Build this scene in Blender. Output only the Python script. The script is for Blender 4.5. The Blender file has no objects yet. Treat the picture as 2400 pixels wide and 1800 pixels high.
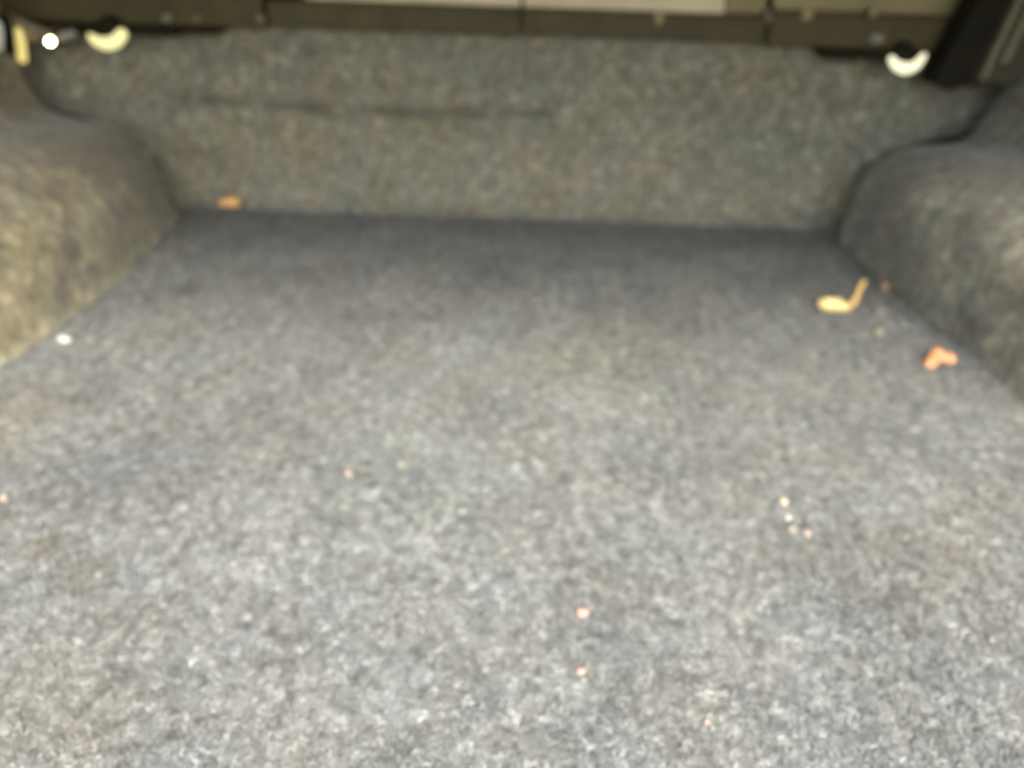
import bpy, bmesh, math, random
import numpy as np
from mathutils import Vector, noise, Matrix
random.seed(7); rng = np.random.default_rng(7)
S = bpy.context.scene; COL = S.collection
R_ = math.radians

# ------------------------------------------------------------------ camera
PITCH, ROLL, HC, FPX = R_(32), R_(2.0), .4175, 1813.0
cp, sp = math.cos(PITCH), math.sin(PITCH)
fwd = Vector((0, cp, -sp)); u0 = Vector((0, sp, cp)); r0 = Vector((1, 0, 0))
rt = r0*math.cos(ROLL)+u0*math.sin(ROLL); up = u0*math.cos(ROLL)-r0*math.sin(ROLL)
cam = bpy.data.cameras.new('camera'); camo = bpy.data.objects.new('camera', cam); COL.objects.link(camo)
m = Matrix((rt, up, -fwd)).transposed().to_4x4(); m.translation = Vector((0, 0, HC)); camo.matrix_world = m
cam.sensor_fit = 'HORIZONTAL'; cam.sensor_width = 36; cam.lens = 36*FPX/2400
cam.clip_start = .01; cam.clip_end = 500
cam.dof.use_dof = True; cam.dof.focus_distance = .29; cam.dof.aperture_fstop = 5.0; cam.dof.aperture_blades = 0
S.camera = camo

# ------------------------------------------------------------------ daylight
SUN_EL, SUN_AZ = R_(50), R_(164)          # azimuth from north (+Y), clockwise: behind the viewer, from the right
w = bpy.data.worlds.new('World'); S.world = w; w.use_nodes = True
nt = w.node_tree; bg = nt.nodes['Background']
sky = nt.nodes.new('ShaderNodeTexSky'); sky.sky_type = 'NISHITA'; sky.sun_disc = False
sky.sun_elevation = SUN_EL; sky.sun_rotation = SUN_AZ
sky.air_density = 1.0; sky.dust_density = 4.0; sky.ozone_density = .0
nt.links.new(sky.outputs[0], bg.inputs[0]); bg.inputs[1].default_value = .12
sun = bpy.data.lights.new('sun', 'SUN'); sun.energy = .66; sun.angle = R_(30); sun.color = (1, .985, .95)
suno = bpy.data.objects.new('sun', sun); COL.objects.link(suno)
sd = Vector((math.sin(SUN_AZ)*math.cos(SUN_EL), math.cos(SUN_AZ)*math.cos(SUN_EL), math.sin(SUN_EL)))
suno.rotation_euler = sd.to_track_quat('Z', 'Y').to_euler()
S.view_settings.view_transform = 'Standard'; S.view_settings.look = 'None'
S.view_settings.exposure = 2.2; S.view_settings.gamma = 1

# ------------------------------------------------------------------ helpers
def ray(px, py): return fwd*FPX+rt*(px-1200)-up*(py-900)
def on_floor(px, py, z=0.0):
    d = ray(px, py); return Vector((0, 0, HC))+d*((z-HC)/d.z)
def on_plane(px, py, y):
    d = ray(px, py); return Vector((0, 0, HC))+d*(y/d.y)

def tag(o, label=None, cat=None, group=None, kind=None):
    if label: o['label'] = label
    if cat: o['category'] = cat
    if group: o['group'] = group
    if kind: o['kind'] = kind
    return o
def obj(name, verts, faces, mat, parent=None, smooth=True):
    me = bpy.data.meshes.new(name); me.from_pydata([tuple(v) for v in verts], [], faces); me.update()
    if smooth: me.polygons.foreach_set('use_smooth', [True]*len(me.polygons))
    o = bpy.data.objects.new(name, me); COL.objects.link(o); me.materials.append(mat)
    if parent: o.parent = parent
    return o
def from_bm(name, bm, mat, parent=None, smooth=True):
    bmesh.ops.recalc_face_normals(bm, faces=bm.faces)
    me = bpy.data.meshes.new(name); bm.to_mesh(me); bm.free()
    if smooth: me.polygons.foreach_set('use_smooth', [True]*len(me.polygons))
    o = bpy.data.objects.new(name, me); COL.objects.link(o); me.materials.append(mat)
    if parent: o.parent = parent
    return o
def empty(name, loc=(0, 0, 0)):
    o = bpy.data.objects.new(name, None); COL.objects.link(o); o.location = loc; o.empty_display_size = .02; return o
def grid(name, P, mat, parent=None, close=False):
    n, k = len(P), len(P[0]); vs = [v for row in P for v in row]; fs = []
    for i in range(n-1):
        for j in range(k-1): fs.append((i*k+j, i*k+j+1, (i+1)*k+j+1, (i+1)*k+j))
    return obj(name, vs, fs, mat, parent)
def prism(pts, d0, d1, bevel=.0015, seg=2):
    """closed polygon pts (list of Vector) extruded from +d0 to +d1 with bevelled edges"""
    bm = bmesh.new()
    a = [bm.verts.new(p+d0) for p in pts]; b = [bm.verts.new(p+d1) for p in pts]; n = len(pts)
    bm.faces.new(a); bm.faces.new(b[::-1])
    for i in range(n): bm.faces.new((a[i], b[i], b[(i+1) % n], a[(i+1) % n]))
    bmesh.ops.recalc_face_normals(bm, faces=bm.faces)
    if bevel: bmesh.ops.bevel(bm, geom=bm.edges[:], offset=bevel, segments=seg, affect='EDGES', profile=.5)
    return bm
def box(x0, x1, y0, y1, z0, z1, bevel=.0015):
    return prism([Vector((x0, y0, z0)), Vector((x1, y0, z0)), Vector((x1, y1, z0)), Vector((x0, y1, z0))], Vector((0, 0, 0)), Vector((0, 0, z1-z0)), bevel)
def tube(path, radii, flat=1.0, axis=Vector((0, 1, 0)), n=14):
    """swept tube with rounded ends; flat scales the radius along axis"""
    vs, fs = [], []; L = len(path)
    for i, p in enumerate(path):
        t = (path[min(i+1, L-1)]-path[max(i-1, 0)]).normalized(); a = axis; b = t.cross(a).normalized(); a = b.cross(t)
        for k in range(n):
            an = 2*math.pi*k/n; vs.append(p+(b*math.cos(an)+a*flat*math.sin(an))*radii[i])
    for i in range(L-1):
        for k in range(n): fs.append((i*n+k, i*n+(k+1) % n, (i+1)*n+(k+1) % n, (i+1)*n+k))
    fs.append(tuple(range(n))[::-1]); fs.append(tuple((L-1)*n+k for k in range(n)))
    return vs, fs
def rounded(path, r, ends=5):
    """add cap rings so the tube ends are rounded"""
    P = [p.copy() for p in path]; rr = list(r) if hasattr(r, '__len__') else [r]*len(P)
    t0 = (P[0]-P[1]).normalized(); t1 = (P[-1]-P[-2]).normalized(); A, B = [], []
    for i in range(1, ends+1):
        a = math.pi/2*i/ends*.97
        A.append((P[0]+t0*rr[0]*math.sin(a), rr[0]*math.cos(a))); B.append((P[-1]+t1*rr[-1]*math.sin(a), rr[-1]*math.cos(a)))
    return [q[0] for q in A[::-1]]+P+[q[0] for q in B], [q[1] for q in A[::-1]]+rr+[q[1] for q in B]
def spline(pts, n):
    pts = [Vector(p) for p in pts]; out = []
    P = [pts[0]*2-pts[1]]+pts+[pts[-1]*2-pts[-2]]
    for i in range(n):
        t = i/(n-1)*(len(pts)-1); k = min(int(t), len(pts)-2); u = t-k
        a, b, c, d = P[k:k+4]
        out.append(.5*((2*b)+(c-a)*u+(2*a-5*b+4*c-d)*u*u+(3*b-a-3*c+d)*u**3))
    return out

# ------------------------------------------------------------------ materials
class N:
    def __init__(s, name):
        s.m = bpy.data.materials.new(name); s.m.use_nodes = True; s.t = s.m.node_tree; s.b = s.t.nodes['Principled BSDF']
    def n(s, typ, **kw):
        x = s.t.nodes.new(typ)
        for k, v in kw.items():
            if k in ('operation', 'blend_type', 'data_type', 'feature', 'attribute_name', 'noise_dimensions', 'clamp'): setattr(x, k, v)
            else: x.inputs[k].default_value = v
        return x
    def l(s, a, b): s.t.links.new(a, b)
    def math(s, op, a, b=None, c=None):
        x = s.t.nodes.new('ShaderNodeMath'); x.operation = op
        for i, v in enumerate((a, b, c)):
            if v is None: continue
            if isinstance(v, (int, float)): x.inputs[i].default_value = v
            else: s.l(v, x.inputs[i])
        return x.outputs[0]
    def mix(s, f, a, b, bt='MIX'):
        x = s.t.nodes.new('ShaderNodeMix'); x.data_type = 'RGBA'; x.blend_type = bt
        for i, v in ((0, f), (6, a), (7, b)):
            if isinstance(v, (int, float)): x.inputs[i].default_value = v
            elif isinstance(v, tuple): x.inputs[i].default_value = (*v, 1)
            else: s.l(v, x.inputs[i])
        return x.outputs[2]
    def ramp(s, f, stops):
        x = s.t.nodes.new('ShaderNodeValToRGB'); e = x.color_ramp.elements
        while len(e) < len(stops): e.new(.5)
        for k, (p, c) in enumerate(stops): e[k].position = p; e[k].color = (*c, 1) if isinstance(c, tuple) else (c, c, c, 1)
        s.l(f, x.inputs[0]); return x.outputs[0]
    def noise(s, co, scale, detail=2, rough=.5, dist=0):
        x = s.n('ShaderNodeTexNoise', Scale=scale, Detail=detail, Roughness=rough, Distortion=dist); s.l(co, x.inputs['Vector']); return x

def apply_stains(k, c, pos, co, stains):
    for (p, rad, col, amt) in stains:
        d = k.n('ShaderNodeVectorMath', operation='DISTANCE'); k.l(pos, d.inputs[0]); d.inputs[1].default_value = p
        dd = k.math('ADD', d.outputs['Value'], k.math('MULTIPLY', k.math('SUBTRACT', k.noise(co, 1.1/rad, 3, .65).outputs[0], .5), rad*1.6))
        mr = k.n('ShaderNodeMapRange'); k.l(dd, mr.inputs[0]); mr.inputs[1].default_value = rad*1.25; mr.inputs[2].default_value = -rad*.15; mr.inputs[3].default_value = 0; mr.inputs[4].default_value = amt
        c = k.mix(mr.outputs[0], c, k.mix(1, c, col, 'MULTIPLY'))
    return c
def carpet(name, base, stains=(), contrast=1.0, scale=1.0, stretch=1.0, patch=1.0):
    k = N(name); geo = k.n('ShaderNodeNewGeometry'); pos = geo.outputs['Position']
    st = k.n('ShaderNodeVectorMath', operation='MULTIPLY'); k.l(pos, st.inputs[0]); st.inputs[1].default_value = (1, 1, stretch); co = st.outputs[0]
    warp = k.noise(co, 120*scale, 2); wv = k.n('ShaderNodeVectorMath', operation='SCALE'); k.l(warp.outputs['Color'], wv.inputs[0]); wv.inputs['Scale'].default_value = .006
    ad = k.n('ShaderNodeVectorMath', operation='ADD'); k.l(co, ad.inputs[0]); k.l(wv.outputs[0], ad.inputs[1])
    def flecks(sc, thr, off):
        of = k.n('ShaderNodeVectorMath', operation='ADD'); k.l(ad.outputs[0], of.inputs[0]); of.inputs[1].default_value = (off, off*.7, off*1.3)
        x = k.n('ShaderNodeTexVoronoi', Scale=sc*scale); k.l(of.outputs[0], x.inputs['Vector'])
        r = k.n('ShaderNodeSeparateColor'); k.l(x.outputs['Color'], r.inputs[0])
        on = k.n('ShaderNodeMapRange'); k.l(r.outputs[0], on.inputs[0]); on.inputs[1].default_value = thr; on.inputs[2].default_value = 1
        d = k.n('ShaderNodeMapRange'); k.l(x.outputs['Distance'], d.inputs[0]); d.inputs[1].default_value = .55; d.inputs[2].default_value = .10
        return k.math('MULTIPLY', on.outputs[0], d.outputs[0])
    n1 = k.noise(co, 48*scale, 2, .55).outputs[0]; n2 = k.noise(ad.outputs[0], 112*scale, 2, .6).outputs[0]; n3 = k.noise(ad.outputs[0], 420*scale, 2, .6).outputs[0]
    v = k.math('ADD', k.math('MULTIPLY', n1, .40), k.math('MULTIPLY', n2, .95)); v = k.math('ADD', v, k.math('MULTIPLY', n3, .20))     # mean .80
    v = k.math('ADD', v, k.math('MULTIPLY', flecks(115, .60, 0), .20)); v = k.math('SUBTRACT', v, k.math('MULTIPLY', flecks(100, .55, 3.3), .24))
    lo, hi = .80-.34/contrast, .80+.34/contrast
    t = k.ramp(v, [(max(lo, 0), .36), (.80-.06, .86), (.80+.08, 1.12), (min(hi, 1.0), 1.75)])
    p1 = k.ramp(k.noise(co, 9, 3, .62).outputs[0], [(.32, 1-.20*patch), (.5, 1.0), (.68, 1+.13*patch)]); p2 = k.ramp(k.noise(co, 27, 3, .6, .4).outputs[0], [(.33, 1-.17*patch), (.5, 1.0), (.67, 1+.15*patch)])
    # felt of mixed fibres: bluish, olive and pinkish greys drifting through it
    h1 = k.noise(co, 14, 2, .6).outputs[0]; h2 = k.noise(co, 23, 3, .6).outputs[0]
    tint = k.ramp(h1, [(.36, (.95, 1.0, 1.04)), (.5, (1, 1, 1)), (.64, (1.03, 1.0, .92))])
    tint2 = k.ramp(h2, [(.36, (.97, 1.01, .995)), (.5, (1, 1, 1)), (.66, (1.025, .985, .985))])
    c = k.mix(1, k.mix(1, base, tint, 'MULTIPLY'), tint2, 'MULTIPLY'); c = k.mix(1, c, t, 'MULTIPLY'); c = k.mix(1, c, p1, 'MULTIPLY'); c = k.mix(1, c, p2, 'MULTIPLY')
    c = apply_stains(k, c, pos, co, stains)
    k.l(c, k.b.inputs['Base Color']); k.b.inputs['Roughness'].default_value = .95; k.b.inputs['Specular IOR Level'].default_value = .15
    k.b.inputs['Sheen Weight'].default_value = .25; k.b.inputs['Sheen Roughness'].default_value = .6
    bp = k.n('ShaderNodeBump', Strength=.35, Distance=.003); k.l(v, bp.inputs['Height']); k.l(bp.outputs[0], k.b.inputs['Normal'])
    return k.m
def plain(name, col, rough=.5, var=.15, sc=40, metal=0, spec=.5, bump=.0, emit=None, sss=0):
    k = N(name); geo = k.n('ShaderNodeTexCoord'); co = geo.outputs['Object']
    n = k.noise(co, sc, 4, .6).outputs[0]
    c = k.ramp(n, [(.3, tuple(x*(1-var) for x in col)), (.7, tuple(min(1, x*(1+var)) for x in col))])
    k.l(c, k.b.inputs['Base Color']); k.b.inputs['Metallic'].default_value = metal; k.b.inputs['Specular IOR Level'].default_value = spec
    k.l(k.ramp(k.noise(co, sc*2.3, 3).outputs[0], [(.3, max(0, rough-.1)), (.7, min(1, rough+.1))]), k.b.inputs['Roughness'])
    if bump:
        b = k.n('ShaderNodeBump', Strength=.5, Distance=bump); k.l(k.noise(co, sc*3, 4).outputs[0], b.inputs['Height']); k.l(b.outputs[0], k.b.inputs['Normal'])
    if emit: k.b.inputs['Emission Color'].default_value = (*emit[0], 1); k.b.inputs['Emission Strength'].default_value = emit[1]
    if sss: k.b.inputs['Subsurface Weight'].default_value = sss; k.b.inputs['Subsurface Radius'].default_value = (.004, .003, .002)
    return k.m

def stain(px, py, rad, col, amt): return (tuple(on_floor(px, py)), rad, col, amt)
M = {}
FLOOR_STAINS = [
    stain(110, 1280, .020, (.62, .52, .36), .85), stain(190, 1345, .024, (.78, .68, .50), .7),
    stain(1440, 850, .090, (1.10, 1.05, .90), .8), stain(2230, 1290, .040, (.95, .88, .77), .8), stain(2040, 1250, .03, (.95, .86, .72), .7),
    stain(950, 1130, .085, (.95, 1.01, 1.01), .8), stain(150, 1650, .07, (1.02, .95, .82), .8), stain(20, 980, .07, (1.05, .97, .84), .7),
    stain(330, 1080, .095, (.74, .74, .78), .9), stain(620, 930, .10, (.80, .80, .82), .8), stain(1250, 640, .14, (.86, .87, .88), .8), stain(1650, 1010, .08, (.86, .85, .85), .8),
    stain(620, 1480, .055, (.82, .82, .86), .8), stain(1340, 1490, .040, (.80, .80, .78), .8), stain(1840, 1290, .035, (.72, .70, .69), .8), stain(1900, 640, .07, (.84, .82, .80), .8)]
M['floor'] = carpet('floor_carpet', (.150, .158, .147), FLOOR_STAINS)
M['wall'] = carpet('seat_back_carpet', (.218, .214, .163), contrast=.8, scale=1.0, stretch=.9, patch=.5)
M['left'] = carpet('left_lining_carpet', (.205, .188, .115), contrast=.9, scale=.8, stretch=.75)
M['right'] = carpet('right_lining_carpet', (.245, .238, .175), contrast=.9, scale=.8, stretch=.75)
M['paint'] = plain('dark_olive_paint', (.075, .064, .030), .6, .2, 30, spec=.25)
M['black'] = plain('black_plastic', (.014, .012, .006), .75, .2, 50, spec=.2, bump=.0006)
M['body'] = plain('dark_body_paint', (.03, .028, .02), .7)  # dark painted metal of the car body
M['ceil'] = plain('grey_ceiling_paint', (.42, .40, .33), .6)  # light tone chosen to bounce light onto the back floor
M['cream_panel'] = plain('cream_metal_panel', (.80, .72, .50), .45, .12, 12)
M['olive_panel'] = plain('olive_metal_panel', (.36, .315, .17), .5, .12, 12)
M['trim'] = plain('dark_trim', (.075, .072, .048), .8, .2, 60, spec=.2, bump=.0006)
M['rail'] = plain('grey_metal_rail', (.22, .20, .13), .55, .15, 60, spec=.3)
M['handle'] = plain('cream_plastic', (.92, .86, .46), .35, .04, 60, sss=.15, emit=((.95, .86, .40), .16))   # emission added so the plastic reads brighter than its lighting
M['handle2'] = plain('pale_cream_plastic', (.95, .92, .66), .35, .04, 60, sss=.15, emit=((1, .93, .62), .20))  # same added glow, lifting the paler handle toward white
M['yellow'] = plain('yellow_plastic', (.86, .74, .28), .4, .06, 60, emit=((.9, .72, .25), .12))  # emission added to brighten the tab where it sits in shade
M['white'] = plain('white_plastic', (.85, .85, .80), .35, .03, 60)
M['greyp'] = plain('grey_plastic', (.30, .29, .25), .4, .1, 60)
M['beige'] = plain('beige_plastic', (.30, .22, .13), .5, .1, 60)

# ------------------------------------------------------------------ trunk shell
YB = 1.162
LF = [(-.70, -.10), (-.66, .2), (-.585, .45), (-.545, .58), (-.522, .668), (-.506, .744), (-.502, .829), (-.500, .90), (-.502, 1.0), (-.506, 1.10), (-.516, 1.165)]
RF = [(.72, -.10), (.66, .25), (.57, .50), (.540, .60), (.526, .676), (.512, .785), (.503, .878), (.494, .958), (.486, 1.05), (.480, 1.149), (.478, 1.165)]
def edge_x(E, y):
    ys = [e[1] for e in E]; return float(np.interp(y, ys, [e[0] for e in E]))
def floor_z(x, y):
    q = min(1, max(0, (y-1.05)/.11))
    return -.005*q*q*(3-2*q)+.0016*noise.noise(Vector((x*5, y*5, 0)))+.0012*noise.noise(Vector((x*16, y*16, 3)))+.0006*noise.noise(Vector((x*90, y*90, 9)))
NX, NY = 220, 260; rows = []
for j in range(NY+1):
    y = -.12+j/NY*1.335; xl, xr = edge_x(LF, y)-.004, edge_x(RF, y)+.004; row = []
    for i in range(NX+1):
        x = xl+(xr-xl)*i/NX; e = min(x-xl, xr-x, (1.175-y if y < 1.175 else 0))
        z = floor_z(x, y)-.0015*math.exp(-max(e, 0)/.006)
        row.append(Vector((x, y, z)))
    rows.append(row)
floor = tag(grid('floor', rows, M['floor']), kind='structure')

# loose felt fibres of the floor carpet: real curved strands, light, mid and dark mixed in clumps
def fibre_material():
    k = N('felt_fibres'); a = k.n('ShaderNodeAttribute', attribute_name='tone'); b = k.n('ShaderNodeNewGeometry')
    h = k.noise(b.outputs['Position'], 11, 2, .6).outputs[0]
    c = k.mix(1, k.ramp(a.outputs['Fac'], [(0, (.076, .080, .075)), (.45, (.172, .182, .168)), (.75, (.241, .256, .236)), (1, (.379, .395, .368))]), k.ramp(h, [(.36, (.975, 1.0, 1.025)), (.5, (1, 1, 1)), (.64, (1.01, 1.0, .955))]), 'MULTIPLY')
    c = apply_stains(k, c, b.outputs['Position'], b.outputs['Position'], FLOOR_STAINS)
    c = k.mix(1, c, k.ramp(k.noise(b.outputs['Position'], 9, 3, .62).outputs[0], [(.32, .82), (.5, 1.0), (.68, 1.13)]), 'MULTIPLY')
    k.l(c, k.b.inputs['Base Color']); k.b.inputs['Roughness'].default_value = .9; k.b.inputs['Specular IOR Level'].default_value = .2
    return k.m
def fibres(n):
    y = .16+rng.power(1.0, n)*1.0; x = rng.uniform(-.575, .575, n)
    vis = np.abs(x) < np.minimum(.30+.36*(y-.2)+.06, .575); x, y = x[vis], y[vis]; n = len(x)
    cl = np.array([1.1*noise.noise(Vector((a*95, b*95, 1)))+.8*noise.noise(Vector((a*150, b*150, 6)))+.35*noise.noise(Vector((a*24, b*24, 8))) for a, b in zip(x, y)])
    z = np.array([floor_z(a, b) for a, b in zip(x, y)])
    tone = np.clip(.52+.38*cl+rng.normal(0, .15, n), 0, 1)
    th = rng.normal(.5, 1.1, n); L = rng.uniform(.003, .0062, n); w_ = rng.uniform(.0006, .0013, n)
    bend = rng.normal(0, .0016, n); d = np.stack([np.cos(th), np.sin(th), np.zeros(n)], 1); q = np.stack([-np.sin(th), np.cos(th), np.zeros(n)], 1)
    c = np.stack([x, y, z], 1); hz = np.array([[0, 0, 1.]]); V = np.zeros((n, 6, 3))
    for i, (t, hh) in enumerate(((-.5, rng.uniform(0, .0008, n)), (0, rng.uniform(.0006, .0022, n)), (.5, rng.uniform(0, .0016, n)))):
        p = c+d*(L*t)[:, None]+q*(bend*(1-4*t*t))[:, None]+hz*hh[:, None]
        tilt = rng.normal(0, .5, n)[:, None]*hz*w_[:, None]
        V[:, i*2] = p-q*(w_*.5)[:, None]-tilt*.5; V[:, i*2+1] = p+q*(w_*.5)[:, None]+tilt*.5
    idx = np.arange(n)[:, None]*6; F = np.concatenate([idx+np.array([[0, 1, 3, 2]]), idx+np.array([[2, 3, 5, 4]])], 0)
    me = bpy.data.meshes.new('carpet_fibres'); me.vertices.add(n*6); me.vertices.foreach_set('co', V.reshape(-1))
    me.loops.add(len(F)*4); me.loops.foreach_set('vertex_index', F.reshape(-1).astype(np.int32))
    me.polygons.add(len(F)); me.polygons.foreach_set('loop_start', np.arange(0, len(F)*4, 4).astype(np.int32))
    me.update(calc_edges=True); at = me.attributes.new('tone', 'FLOAT', 'POINT'); at.data.foreach_set('value', np.repeat(tone, 6).astype(np.float32))
    o = bpy.data.objects.new('carpet_fibres', me); COL.objects.link(o); me.materials.append(fibre_material()); o.parent = floor; o['kind'] = 'stuff'
fibres(200000)

# painted body shell around the linings: closed behind, beside and below, with a light-blocking ceiling added over the front half
tag(from_bm('trunk_wall', box(-.95, .95, 1.36, 1.40, -.10, .62, 0), M['body'], smooth=False), kind='structure')
tag(from_bm('trunk_wall', box(-.97, -.952, -.12, 1.40, -.10, .62, 0), M['body'], smooth=False), kind='structure')
tag(from_bm('trunk_wall', box(.952, .97, -.12, 1.40, -.10, .62, 0), M['body'], smooth=False), kind='structure')
tag(from_bm('trunk_underbody', box(-.97, .97, -.12, 1.40, -.125, -.102, 0), M['body'], smooth=False), kind='structure')
tag(from_bm('unseen_trunk_ceiling', box(-.97, .97, .40, 1.42, .545, .62, 0), M['ceil'], smooth=False), kind='structure')  # unseen ceiling, put in and sized to darken the far floor

# ------------------------------------------------------------------ rear seat back: carpeted panel with rounded rim and a moulded crease
LC = [(-.528, .0), (-.534, .010), (-.540, .035), (-.545, .065), (-.556, .091), (-.578, .117), (-.606, .130), (-.641, .136), (-.675, .144), (-.690, .157), (-.702, .176), (-.706, .215), (-.712, .32)]
RC = [(.477, .0), (.479, .020), (.483, .049), (.488, .088), (.500, .108), (.520, .124), (.556, .139), (.598, .144), (.619, .151), (.634, .175), (.645, .205), (.655, .235), (.662, .32)]
def con_x(Cn, z): return float(np.interp(z, [c[1] for c in Cn], [c[0] for c in Cn]))
rows = []; NZ = 90; NXW = 260
for j in range(NZ+1):
    z = -.012+j/NZ*.305; row = []
    zl = max(z, .004); xl, xr = con_x(LC, zl)-.055, con_x(RC, zl)+.055
    for i in range(NXW+1):
        x = xl+(xr-xl)*i/NXW; y = YB+z*.05
        e = min(x-xl, xr-x); y += .005*math.exp(-max(e-.055, 0)/.010)
        y += .010*math.exp(-max(z+.002, 0)/.010)                                  # lower edge tucks under
        y += .0022*noise.noise(Vector((x*6, z*7, 2)))+.0008*noise.noise(Vector((x*40, z*40, 5)))
        cz = .1515+.004*math.sin(x*9)+.0025*noise.noise(Vector((x*14, 0, 1)))
        amp = min(1, max(0, (x+.50)/.03))*min(1, max(0, (.06-x)/.10))*(.65+.5*noise.noise(Vector((x*12, 4, 4))))
        y += .022*max(0, amp)*math.exp(-((z-cz)/.0055)**2)
        y -= .005*math.exp(-((z-cz-.013)/.008)**2)*max(0, amp)
        row.append(Vector((x, y, z)))
    rows.append(row)
seat = tag(grid('rear_seat_back', rows, M['wall']), 'grey felt carpeted rear seat back forming the upright wall behind the trunk floor', 'seat back')

M['crease_shade'] = carpet('crease_shade_felt', (.155, .154, .124), contrast=.8)  # darker strips stand in for the shade inside the crease
for xa, xb_, ph in ((-.480, -.405, 0), (-.385, -.27, 2), (-.255, -.03, 5), (-.02, .045, 1)):
    P = [Vector((x, YB+.1515*.05+.0015, .1515+.004*math.sin(x*9)+.0025*noise.noise(Vector((x*14, 0, 1)))+.0026*noise.noise(Vector((x*38, ph, 1))))) for x in np.linspace(xa, xb_, 30)]
    rr = [-.0006+.0052*min(1, i/6, (29-i)/6)*(.75+.5*noise.noise(Vector((i*.5, ph, 3)))) for i in range(30)]
    o = obj('crease_shade', *tube(P, rr, .7), M['crease_shade'], seat)
# ------------------------------------------------------------------ side linings: moulded wheel arch panels
def lining(name, side, Cn, E, mat, label):
    ys = list(np.linspace(-.1, 1.10, 150))+[1.105, 1.11, 1.115, 1.12, 1.128, 1.134, 1.139, 1.143, 1.146, 1.148]
    prof = spline([Vector((c[0], 0, c[1])) for c in Cn], 96); xb = Cn[0][0]; rows = []
    for y in ys:
        ex = edge_x(E, y); row = []
        e = 1.148-y; tuck = .036*(1-math.sqrt(max(0, 1-(1-min(e/.045, 1))**2)))      # rounded rear rim
        u = max(0, 1.148-y)                                                            # distance toward the viewer
        for p in prof:
            z = p.z; dx = p.x-xb                                                       # how far the profile leans outward
            swell = math.exp(-((z-.075)/.06)**2)*.020*math.exp(-((y-.90)/.17)**2)      # belly of the arch over the wheel
            belly2 = -.012*math.exp(-((y-1.08)/.05)**2)*math.exp(-((z-.06)/.05)**2)
            zz = z+(.030*math.sin(min(u/.55, 1)*math.pi)*min(1, z/.11) if z < .25 else .030*math.sin(min(u/.55, 1)*math.pi)*max(0, 1-(z-.25)/.07))
            x = ex+dx*(1+.10*u)-side*(swell+belly2)
            q = Vector((x, y, zz-.003))
            nz = .0035*noise.noise(Vector((y*7, z*9, side*3)))+.0015*noise.noise(Vector((y*25, z*25, side*5)))
            outw = 1 if z < .11 or z > .15 else .4
            fold = .0034*math.exp(-(((y-.86)-(z-.09)*.9)/.020)**2)*min(1, z/.03)-.004*math.exp(-(((y-1.00)+(z-.06)*.5)/.030)**2)
            nz += fold+.0018*noise.noise(Vector((y*12, z*40, side*9)))
            q.x += side*(tuck*outw+nz); q.z -= tuck*(.9 if .09 < z < .17 else .15)
            row.append(q)
        rows.append(row)
    # turn the rear rim back toward the seat
    last = rows[-1]; rows.append([Vector((p.x+side*.006, 1.162, p.z-(.004 if .09 < c.z < .17 else 0))) for p, c in zip(last, prof)])
    rows.append([Vector((p.x+side*.004, 1.20, p.z-.002)) for p in rows[-1]])
    return tag(grid(name, rows, mat), label, 'wheel arch lining', 'carpeted wheel arch linings')
lining('wheel_arch_lining', -1, LC, LF, M['left'], 'olive grey carpet lining bulging over the left wheel arch, below the white bulb')
lining('wheel_arch_lining', 1, RC, RF, M['right'], 'dark grey carpet lining over the right wheel arch, below the slanting black strut')

# ------------------------------------------------------------------ crossbeam over the seat back
beam = empty('crossbeam', (0, 1.15, .262)); tag(beam, 'dark olive painted metal crossbeam with cream panel running above the seat back', 'beam')
def part(name, bm, mat, par=beam, smooth=False):
    o = from_bm(name, bm, mat, None, smooth); o.parent = par; o.matrix_parent_inverse = Matrix.Translation(-Vector(par.location)); return o
part('beam_section', box(-.78, -.3525, 1.140, 1.215, .259, .345, .004), M['paint'])
part('beam_section', box(-.3475, -.0065, 1.143, 1.215, .262, .2945, .003), M['paint'])
part('beam_section', box(-.0035, .325, 1.1425, 1.215, .2635, .2955, .003), M['paint'])
part('beam_section', box(.3290, .585, 1.139, 1.215, .260, .304, .004), M['paint'])
part('seam_strip', box(-.3528, -.3472, 1.146, 1.2, .263, .300, .001), M['black'])
part('seam_strip', box(.3245, .3295, 1.145, 1.2, .263, .300, .001), M['black'])
def slope(x0, x1, y0, z0, y1, z1):
    return prism([Vector((x0, y0, z0)), Vector((x1, y0, z0)), Vector((x1, y1, z1)), Vector((x0, y1, z1))], Vector((0, 0, 0)), Vector((0, .004, -.005)), .001)
part('cream_panel', slope(-.30, -.006, 1.166, .2970, 1.24, .42), M['cream_panel'])
part('cream_panel', slope(-.002, .270, 1.160, .2975, 1.235, .42), M['cream_panel'])
part('olive_panel', slope(.274, .330, 1.170, .298, 1.245, .42), M['olive_panel'])
part('olive_panel', slope(.334, .640, 1.156, .3055, 1.23, .43), M['olive_panel'])
def bump_on(px, py, w, h, mat, name='clip'):
    p = on_plane(px, py, 1.139); bm = bmesh.new(); bmesh.ops.create_uvsphere(bm, u_segments=12, v_segments=8, radius=1)
    for v in bm.verts: v.co = Vector((p.x+v.co.x*w, p.y+v.co.y*.006, p.z+v.co.z*h))
    return part(name, bm, mat, smooth=True)
bump_on(392, 42, .007, .005, M['greyp'], 'rivet'); bump_on(460, 42, .006, .004, M['rail'], 'rivet'); bump_on(2056, 90, .010, .006, M['greyp'], 'rivet')
bump_on(1545, 42, .006, .010, M['olive_panel']); bump_on(1892, 32, .008, .009, M['olive_panel']); bump_on(2048, 25, .006, .008, M['olive_panel']); bump_on(610, 45, .006, .007, M['rail']); bump_on(1800, 40, .005, .008, M['rail'])
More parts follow.
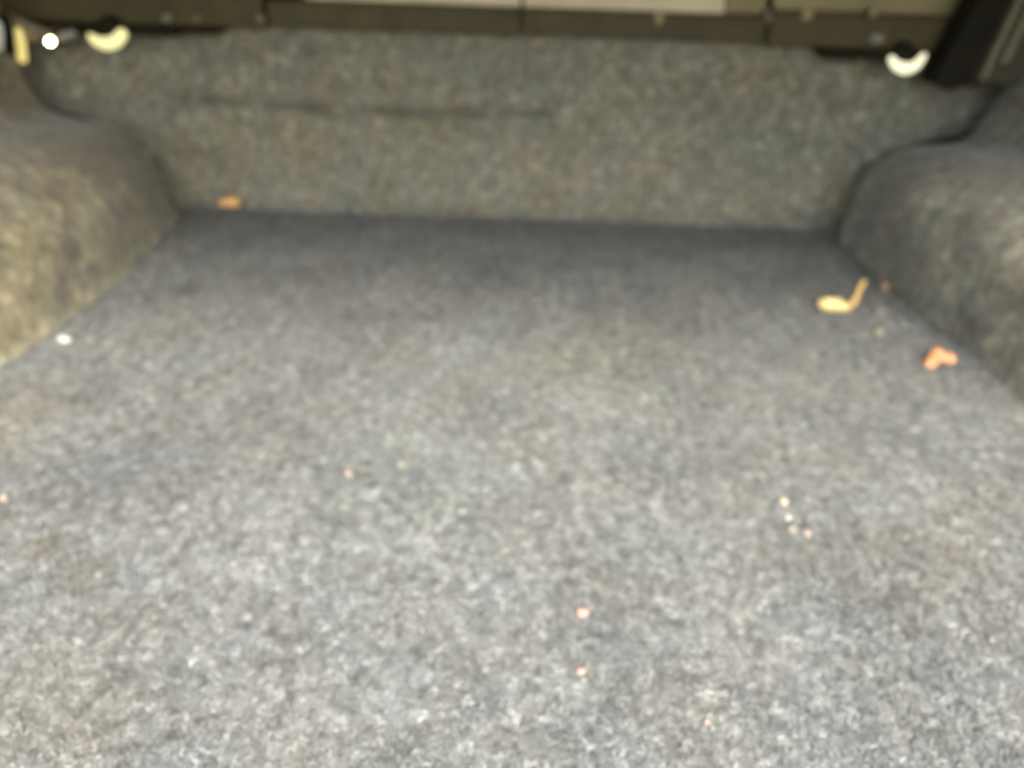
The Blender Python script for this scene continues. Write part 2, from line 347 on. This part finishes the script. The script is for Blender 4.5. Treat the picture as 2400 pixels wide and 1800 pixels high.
# darker lower flange pieces where the pull handles are mounted
part('lower_flange', box(-.70, -.47, 1.128, 1.20, .247, .2585, .003), M['black'])
part('lower_flange', box(-.468, -.415, 1.134, 1.20, .251, .2585, .003), M['black'])
part('lower_flange', box(.405, .60, 1.128, 1.20, .2475, .2595, .003), M['black'])

# ------------------------------------------------------------------ pull handles
def pull_handle(pts, radii, mat, label, mount):
    c = on_plane(*mount, 1.115); t = empty('release_pull', c); tag(t, label, 'pull handle', 'cream pull handles under the crossbeam')
    path = spline([on_plane(px, py, 1.108) for px, py in pts], 22); rr = list(np.interp(np.linspace(0, 1, 22), np.linspace(0, 1, len(radii)), radii))
    P, Rr = rounded(path, rr); vs, fs = tube(P, Rr, .7); vs = [v-c for v in vs]
    o = obj('handle_loop', vs, fs, mat, t)
    bm = bmesh.new(); bmesh.ops.create_cone(bm, cap_ends=True, segments=24, radius1=.017, radius2=.014, depth=.03)
    bmesh.ops.rotate(bm, verts=bm.verts, matrix=Matrix.Rotation(math.pi/2, 3, 'X')); bmesh.ops.translate(bm, verts=bm.verts, vec=Vector((0, .022, .004)))
    from_bm('mount', bm, M['black'], t)
    return t
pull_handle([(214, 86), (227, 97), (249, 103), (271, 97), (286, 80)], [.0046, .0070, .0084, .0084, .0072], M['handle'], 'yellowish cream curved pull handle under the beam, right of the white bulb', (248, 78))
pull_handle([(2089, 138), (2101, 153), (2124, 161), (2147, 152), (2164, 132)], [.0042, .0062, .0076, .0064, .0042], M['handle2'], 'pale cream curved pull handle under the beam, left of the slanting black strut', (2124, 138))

# ------------------------------------------------------------------ trunk lamp and small fittings at the upper left
c = on_plane(118, 97, 1.12); lamp = empty('trunk_lamp', c); tag(lamp, 'small round white bulb with a grey holder under the left end of the beam', 'lamp')
M['bulb'] = plain('lit_bulb', (.9, .9, .88), .3, .02, emit=((1, .80, .48), 7))
bm = bmesh.new(); bmesh.ops.create_uvsphere(bm, u_segments=24, v_segments=16, radius=.0046); from_bm('bulb', bm, M['bulb'], lamp)
bm = bmesh.new(); bmesh.ops.create_cone(bm, cap_ends=True, segments=20, radius1=.009, radius2=.007, depth=.03)
bmesh.ops.rotate(bm, verts=bm.verts, matrix=Matrix.Rotation(math.pi/2, 3, 'X')); bmesh.ops.translate(bm, verts=bm.verts, vec=Vector((0, .02, 0))); from_bm('socket', bm, M['black'], lamp)
P, Rr = rounded([on_plane(147, 86, 1.122)-c, on_plane(170, 79, 1.122)-c], [.0058, .0055]); obj('holder', *tube(P, Rr, .7), M['greyp'], lamp)
P, Rr = rounded([on_plane(x, y, 1.09) for x, y in ((43, 76), (47, 100), (52, 136))], [.006, .0075, .0068])
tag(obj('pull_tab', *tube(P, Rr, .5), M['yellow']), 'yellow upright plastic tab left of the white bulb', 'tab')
P, Rr = rounded([on_plane(x, y, 1.10) for x, y in ((62, 82), (84, 90))], [.0055, .005])
tag(obj('cable_clip', *tube(P, Rr, .7), M['beige']), 'small beige clip between the yellow tab and the white bulb', 'clip')
P, Rr = rounded([on_plane(x, y, 1.08) for x, y in ((8, 40), (18, 80), (24, 118))], [.007, .0085, .0075])
tag(obj('rubber_stop', *tube(P, Rr, .6), M['black']), 'black upright rubber strip at the far upper left, left of the yellow tab', 'rubber strip')
P, Rr = rounded([on_plane(x, y, 1.06) for x, y in ((-8, 60), (-6, 86), (-5, 108))], [.007, .0075, .006])
tag(obj('edge_fitting', *tube(P, Rr, .6), M['white']), 'white fitting cut by the left edge, beside the black rubber strip', 'fitting')
P, Rr = rounded([on_plane(x, y, 1.10) for x, y in ((-10, 30), (40, 52), (110, 78))], [.008, .007, .005])
tag(obj('wiring_loom', *tube(P, Rr), M['rail']), 'dark grey wiring loom running down to the white bulb', 'cable')

# ------------------------------------------------------------------ hinge strut at the upper right
st = empty('hinge_strut', on_plane(2240, 210, 1.09)); tag(st, 'slanting black hinge strut with two grey metal rails at the right end of the beam', 'hinge strut')
def strip(name, quad, y, d, mat, bev=.002):
    part(name, prism([on_plane(px, py, y) for px, py in quad], Vector((0, 0, 0)), Vector((0, d, 0)), bev), mat, st)
strip('arm', [(2338, -80), (2418, -80), (2302, 198), (2222, 214), (2190, 198), (2240, 100)], 1.09, .05, M['black'], .004)
strip('rail', [(2412, -60), (2430, -60), (2313, 180), (2297, 190)], 1.083, .006, M['rail'], .0012)
strip('rail', [(2436, -40), (2456, -40), (2364, 146), (2345, 152)], 1.080, .006, M['rail'], .0012)
tag(from_bm('side_trim', prism([on_plane(2300, 200, 1.06), on_plane(2440, 214, 1.06), on_plane(2520, -90, 1.06), on_plane(2440, -90, 1.06)], Vector((0, .03, 0)), Vector((0, .06, 0)), .003), M['trim'], smooth=False),
    'dark grey side trim in the upper right corner beyond the metal rails', 'trim panel')

# ------------------------------------------------------------------ crumbs and scraps
def crumb_mat(name, col): return plain(name, col, .75, .22, 180, bump=.0008, sss=.1)
M['orange'] = crumb_mat('orange_crumb', (.74, .34, .16)); M['amber'] = crumb_mat('amber_crumb', (.86, .50, .20)); M['peach'] = crumb_mat('peach_crumb', (.50, .31, .24))
M['apricot'] = crumb_mat('apricot_crumb', (.58, .44, .29)); M['tan'] = crumb_mat('tan_crumb', (.42, .29, .17)); M['pale'] = crumb_mat('pale_crumb', (.27, .25, .18)); M['cream'] = crumb_mat('cream_crumb', (.86, .66, .28)); M['wht'] = crumb_mat('white_crumb', (.55, .55, .50))
M['straw'] = crumb_mat('straw_scrap', (.58, .40, .13)); M['pinkw'] = crumb_mat('pink_white_crumb', (.34, .28, .23))
def blob(lobes, seed, rough=.36):
    bm = bmesh.new(); k = 0
    for (dx, dy, dz, rx, ry, rz) in lobes:
        q = bmesh.ops.create_icosphere(bm, subdivisions=3, radius=1)
        for v in q['verts']:
            n = v.co.normalized(); s = 1+rough*1.3*noise.noise(n*1.7+Vector((seed, k, 0)))+rough*1.2*noise.noise(n*4.0+Vector((seed, k, 7)))+rough*.5*noise.noise(n*9+Vector((seed, k, 3)))
            v.co = Vector((n.x*rx*s+dx, n.y*ry*s+dy, n.z*rz*s+dz))
        k += 1
    return bm
def crumb(px, py, w, h, mat, label, cat='crumb', lobes=None, name='crumb', wall=None, seed=[0], group='crumbs scattered on the trunk carpet'):
    seed[0] += 1
    p = on_floor(px, py, .002) if wall is None else on_plane(px, py, wall)
    dist = (p-Vector((0, 0, HC))).length; sc = dist/FPX/1.02           # metres per photograph pixel at that spot
    rx, rz = w*.44*sc, h*.44*sc
    if lobes is None: lobes = [(-.25, 0, .05, .72, .8, .80), (.45, .15, -.25, .50, .7, .55), (-.1, -.3, -.35, .6, .6, .45)]
    L = [(a*rx, b*rx, c_*rz, d*rx, e*min(rx, rz*1.2), f*rz) for a, b, c_, d, e, f in lobes]
    o = from_bm(name, blob(L, seed[0]*3.1), M[mat]); o.location = p+Vector((0, 0, rz*.45 if wall is None else 0))
    return tag(o, label, cat, group)
crumb(538, 474, 50, 26, 'amber', 'amber orange crumb at the foot of the seat back, near its left end', lobes=[(.3, 0, .1, .75, 1, 1), (-.4, .1, -.15, .65, 1, .8)], wall=1.15)
crumb(2197, 846, 70, 36, 'orange', 'bright orange three-lobed crumb beside the right wheel arch lining', lobes=[(-.62, -.3, -.45, .42, .7, .55), (-.25, 0, .0, .38, .8, .6), (-.12, .2, .55, .30, .6, .6), (.30, .1, .1, .42, .8, .55), (.72, 0, .0, .33, .7, .62)])
crumb(1365, 1437, 34, 22, 'peach', 'small peach pink crumb, the larger of the pair in the near middle')
crumb(1362, 1574, 26, 15, 'peach', 'tiny peach pink crumb nearest the viewer, below its larger twin')
crumb(2074, 675, 24, 24, 'tan', 'small tan crumb against the foot of the right wheel arch lining')
crumb(2058, 781, 28, 22, 'pale', 'dull beige crumb between the cream scrap and the orange crumb')
crumb(2060, 730, 22, 14, 'pale', 'faint dull beige crumb just right of the cream scrap')
crumb(1836, 1179, 21, 22, 'apricot', 'round apricot crumb above a white speck in the right middle')
crumb(1847, 1216, 15, 18, 'wht', 'white speck just below the round apricot crumb')
crumb(1856, 1243, 22, 18, 'pale', 'pale beige speck at the lower end of the row under the apricot crumb')
crumb(1892, 1251, 26, 14, 'pinkw', 'dull pinkish crumb at the right of the pale beige speck')
crumb(818, 1112, 20, 18, 'pinkw', 'tiny pinkish white crumb left of the middle of the floor')
crumb(942, 1091, 20, 20, 'pale', 'tiny cream crumb in the middle of the floor, right of a pinkish one')
crumb(12, 1170, 18, 18, 'pinkw', 'pinkish white crumb at the left edge of the picture')
crumb(1656, 1692, 17, 14, 'pinkw', 'tiny off-white crumb at the bottom, right of the middle')
crumb(1040, 488, 18, 16, 'pale', 'tiny cream crumb at the foot of the seat back, left one of two', wall=1.15)
crumb(1088, 492, 20, 16, 'pale', 'tiny dull crumb at the foot of the seat back, right one of two', wall=1.15)
crumb(2322, 1500, 16, 13, 'pale', 'dull pale speck near the right edge at the bottom')
crumb(152, 798, 30, 18, 'wht', 'bright white crumb beside the foot of the left wheel arch lining')
# cream scrap with an upturned tail
c = on_floor(1950, 728); s = (c-Vector((0, 0, HC))).length/FPX; t = empty('food_scrap', c)
tag(t, 'cream bean-shaped food scrap with a thin upturned tail on the right of the floor', 'food scrap')
from_bm('bean', blob([(-.2*30*s, 0, 15*s, 29*s, 16*s, 15*s), (12*s, 0, 11*s, 22*s, 13*s, 10*s)], 41, .10), M['cream'], t)
pp = spline([Vector(q) for q in ((14*s, 0, 8*s), (36*s, .002, 9*s), (46*s, .004, 24*s), (52*s, .008, 42*s), (60*s, .012, 60*s))], 14)
P, Rr = rounded(pp, list(np.linspace(8*s, 4.8*s, 14))); obj('tail', *tube(P, Rr, .7), M['straw'], t)
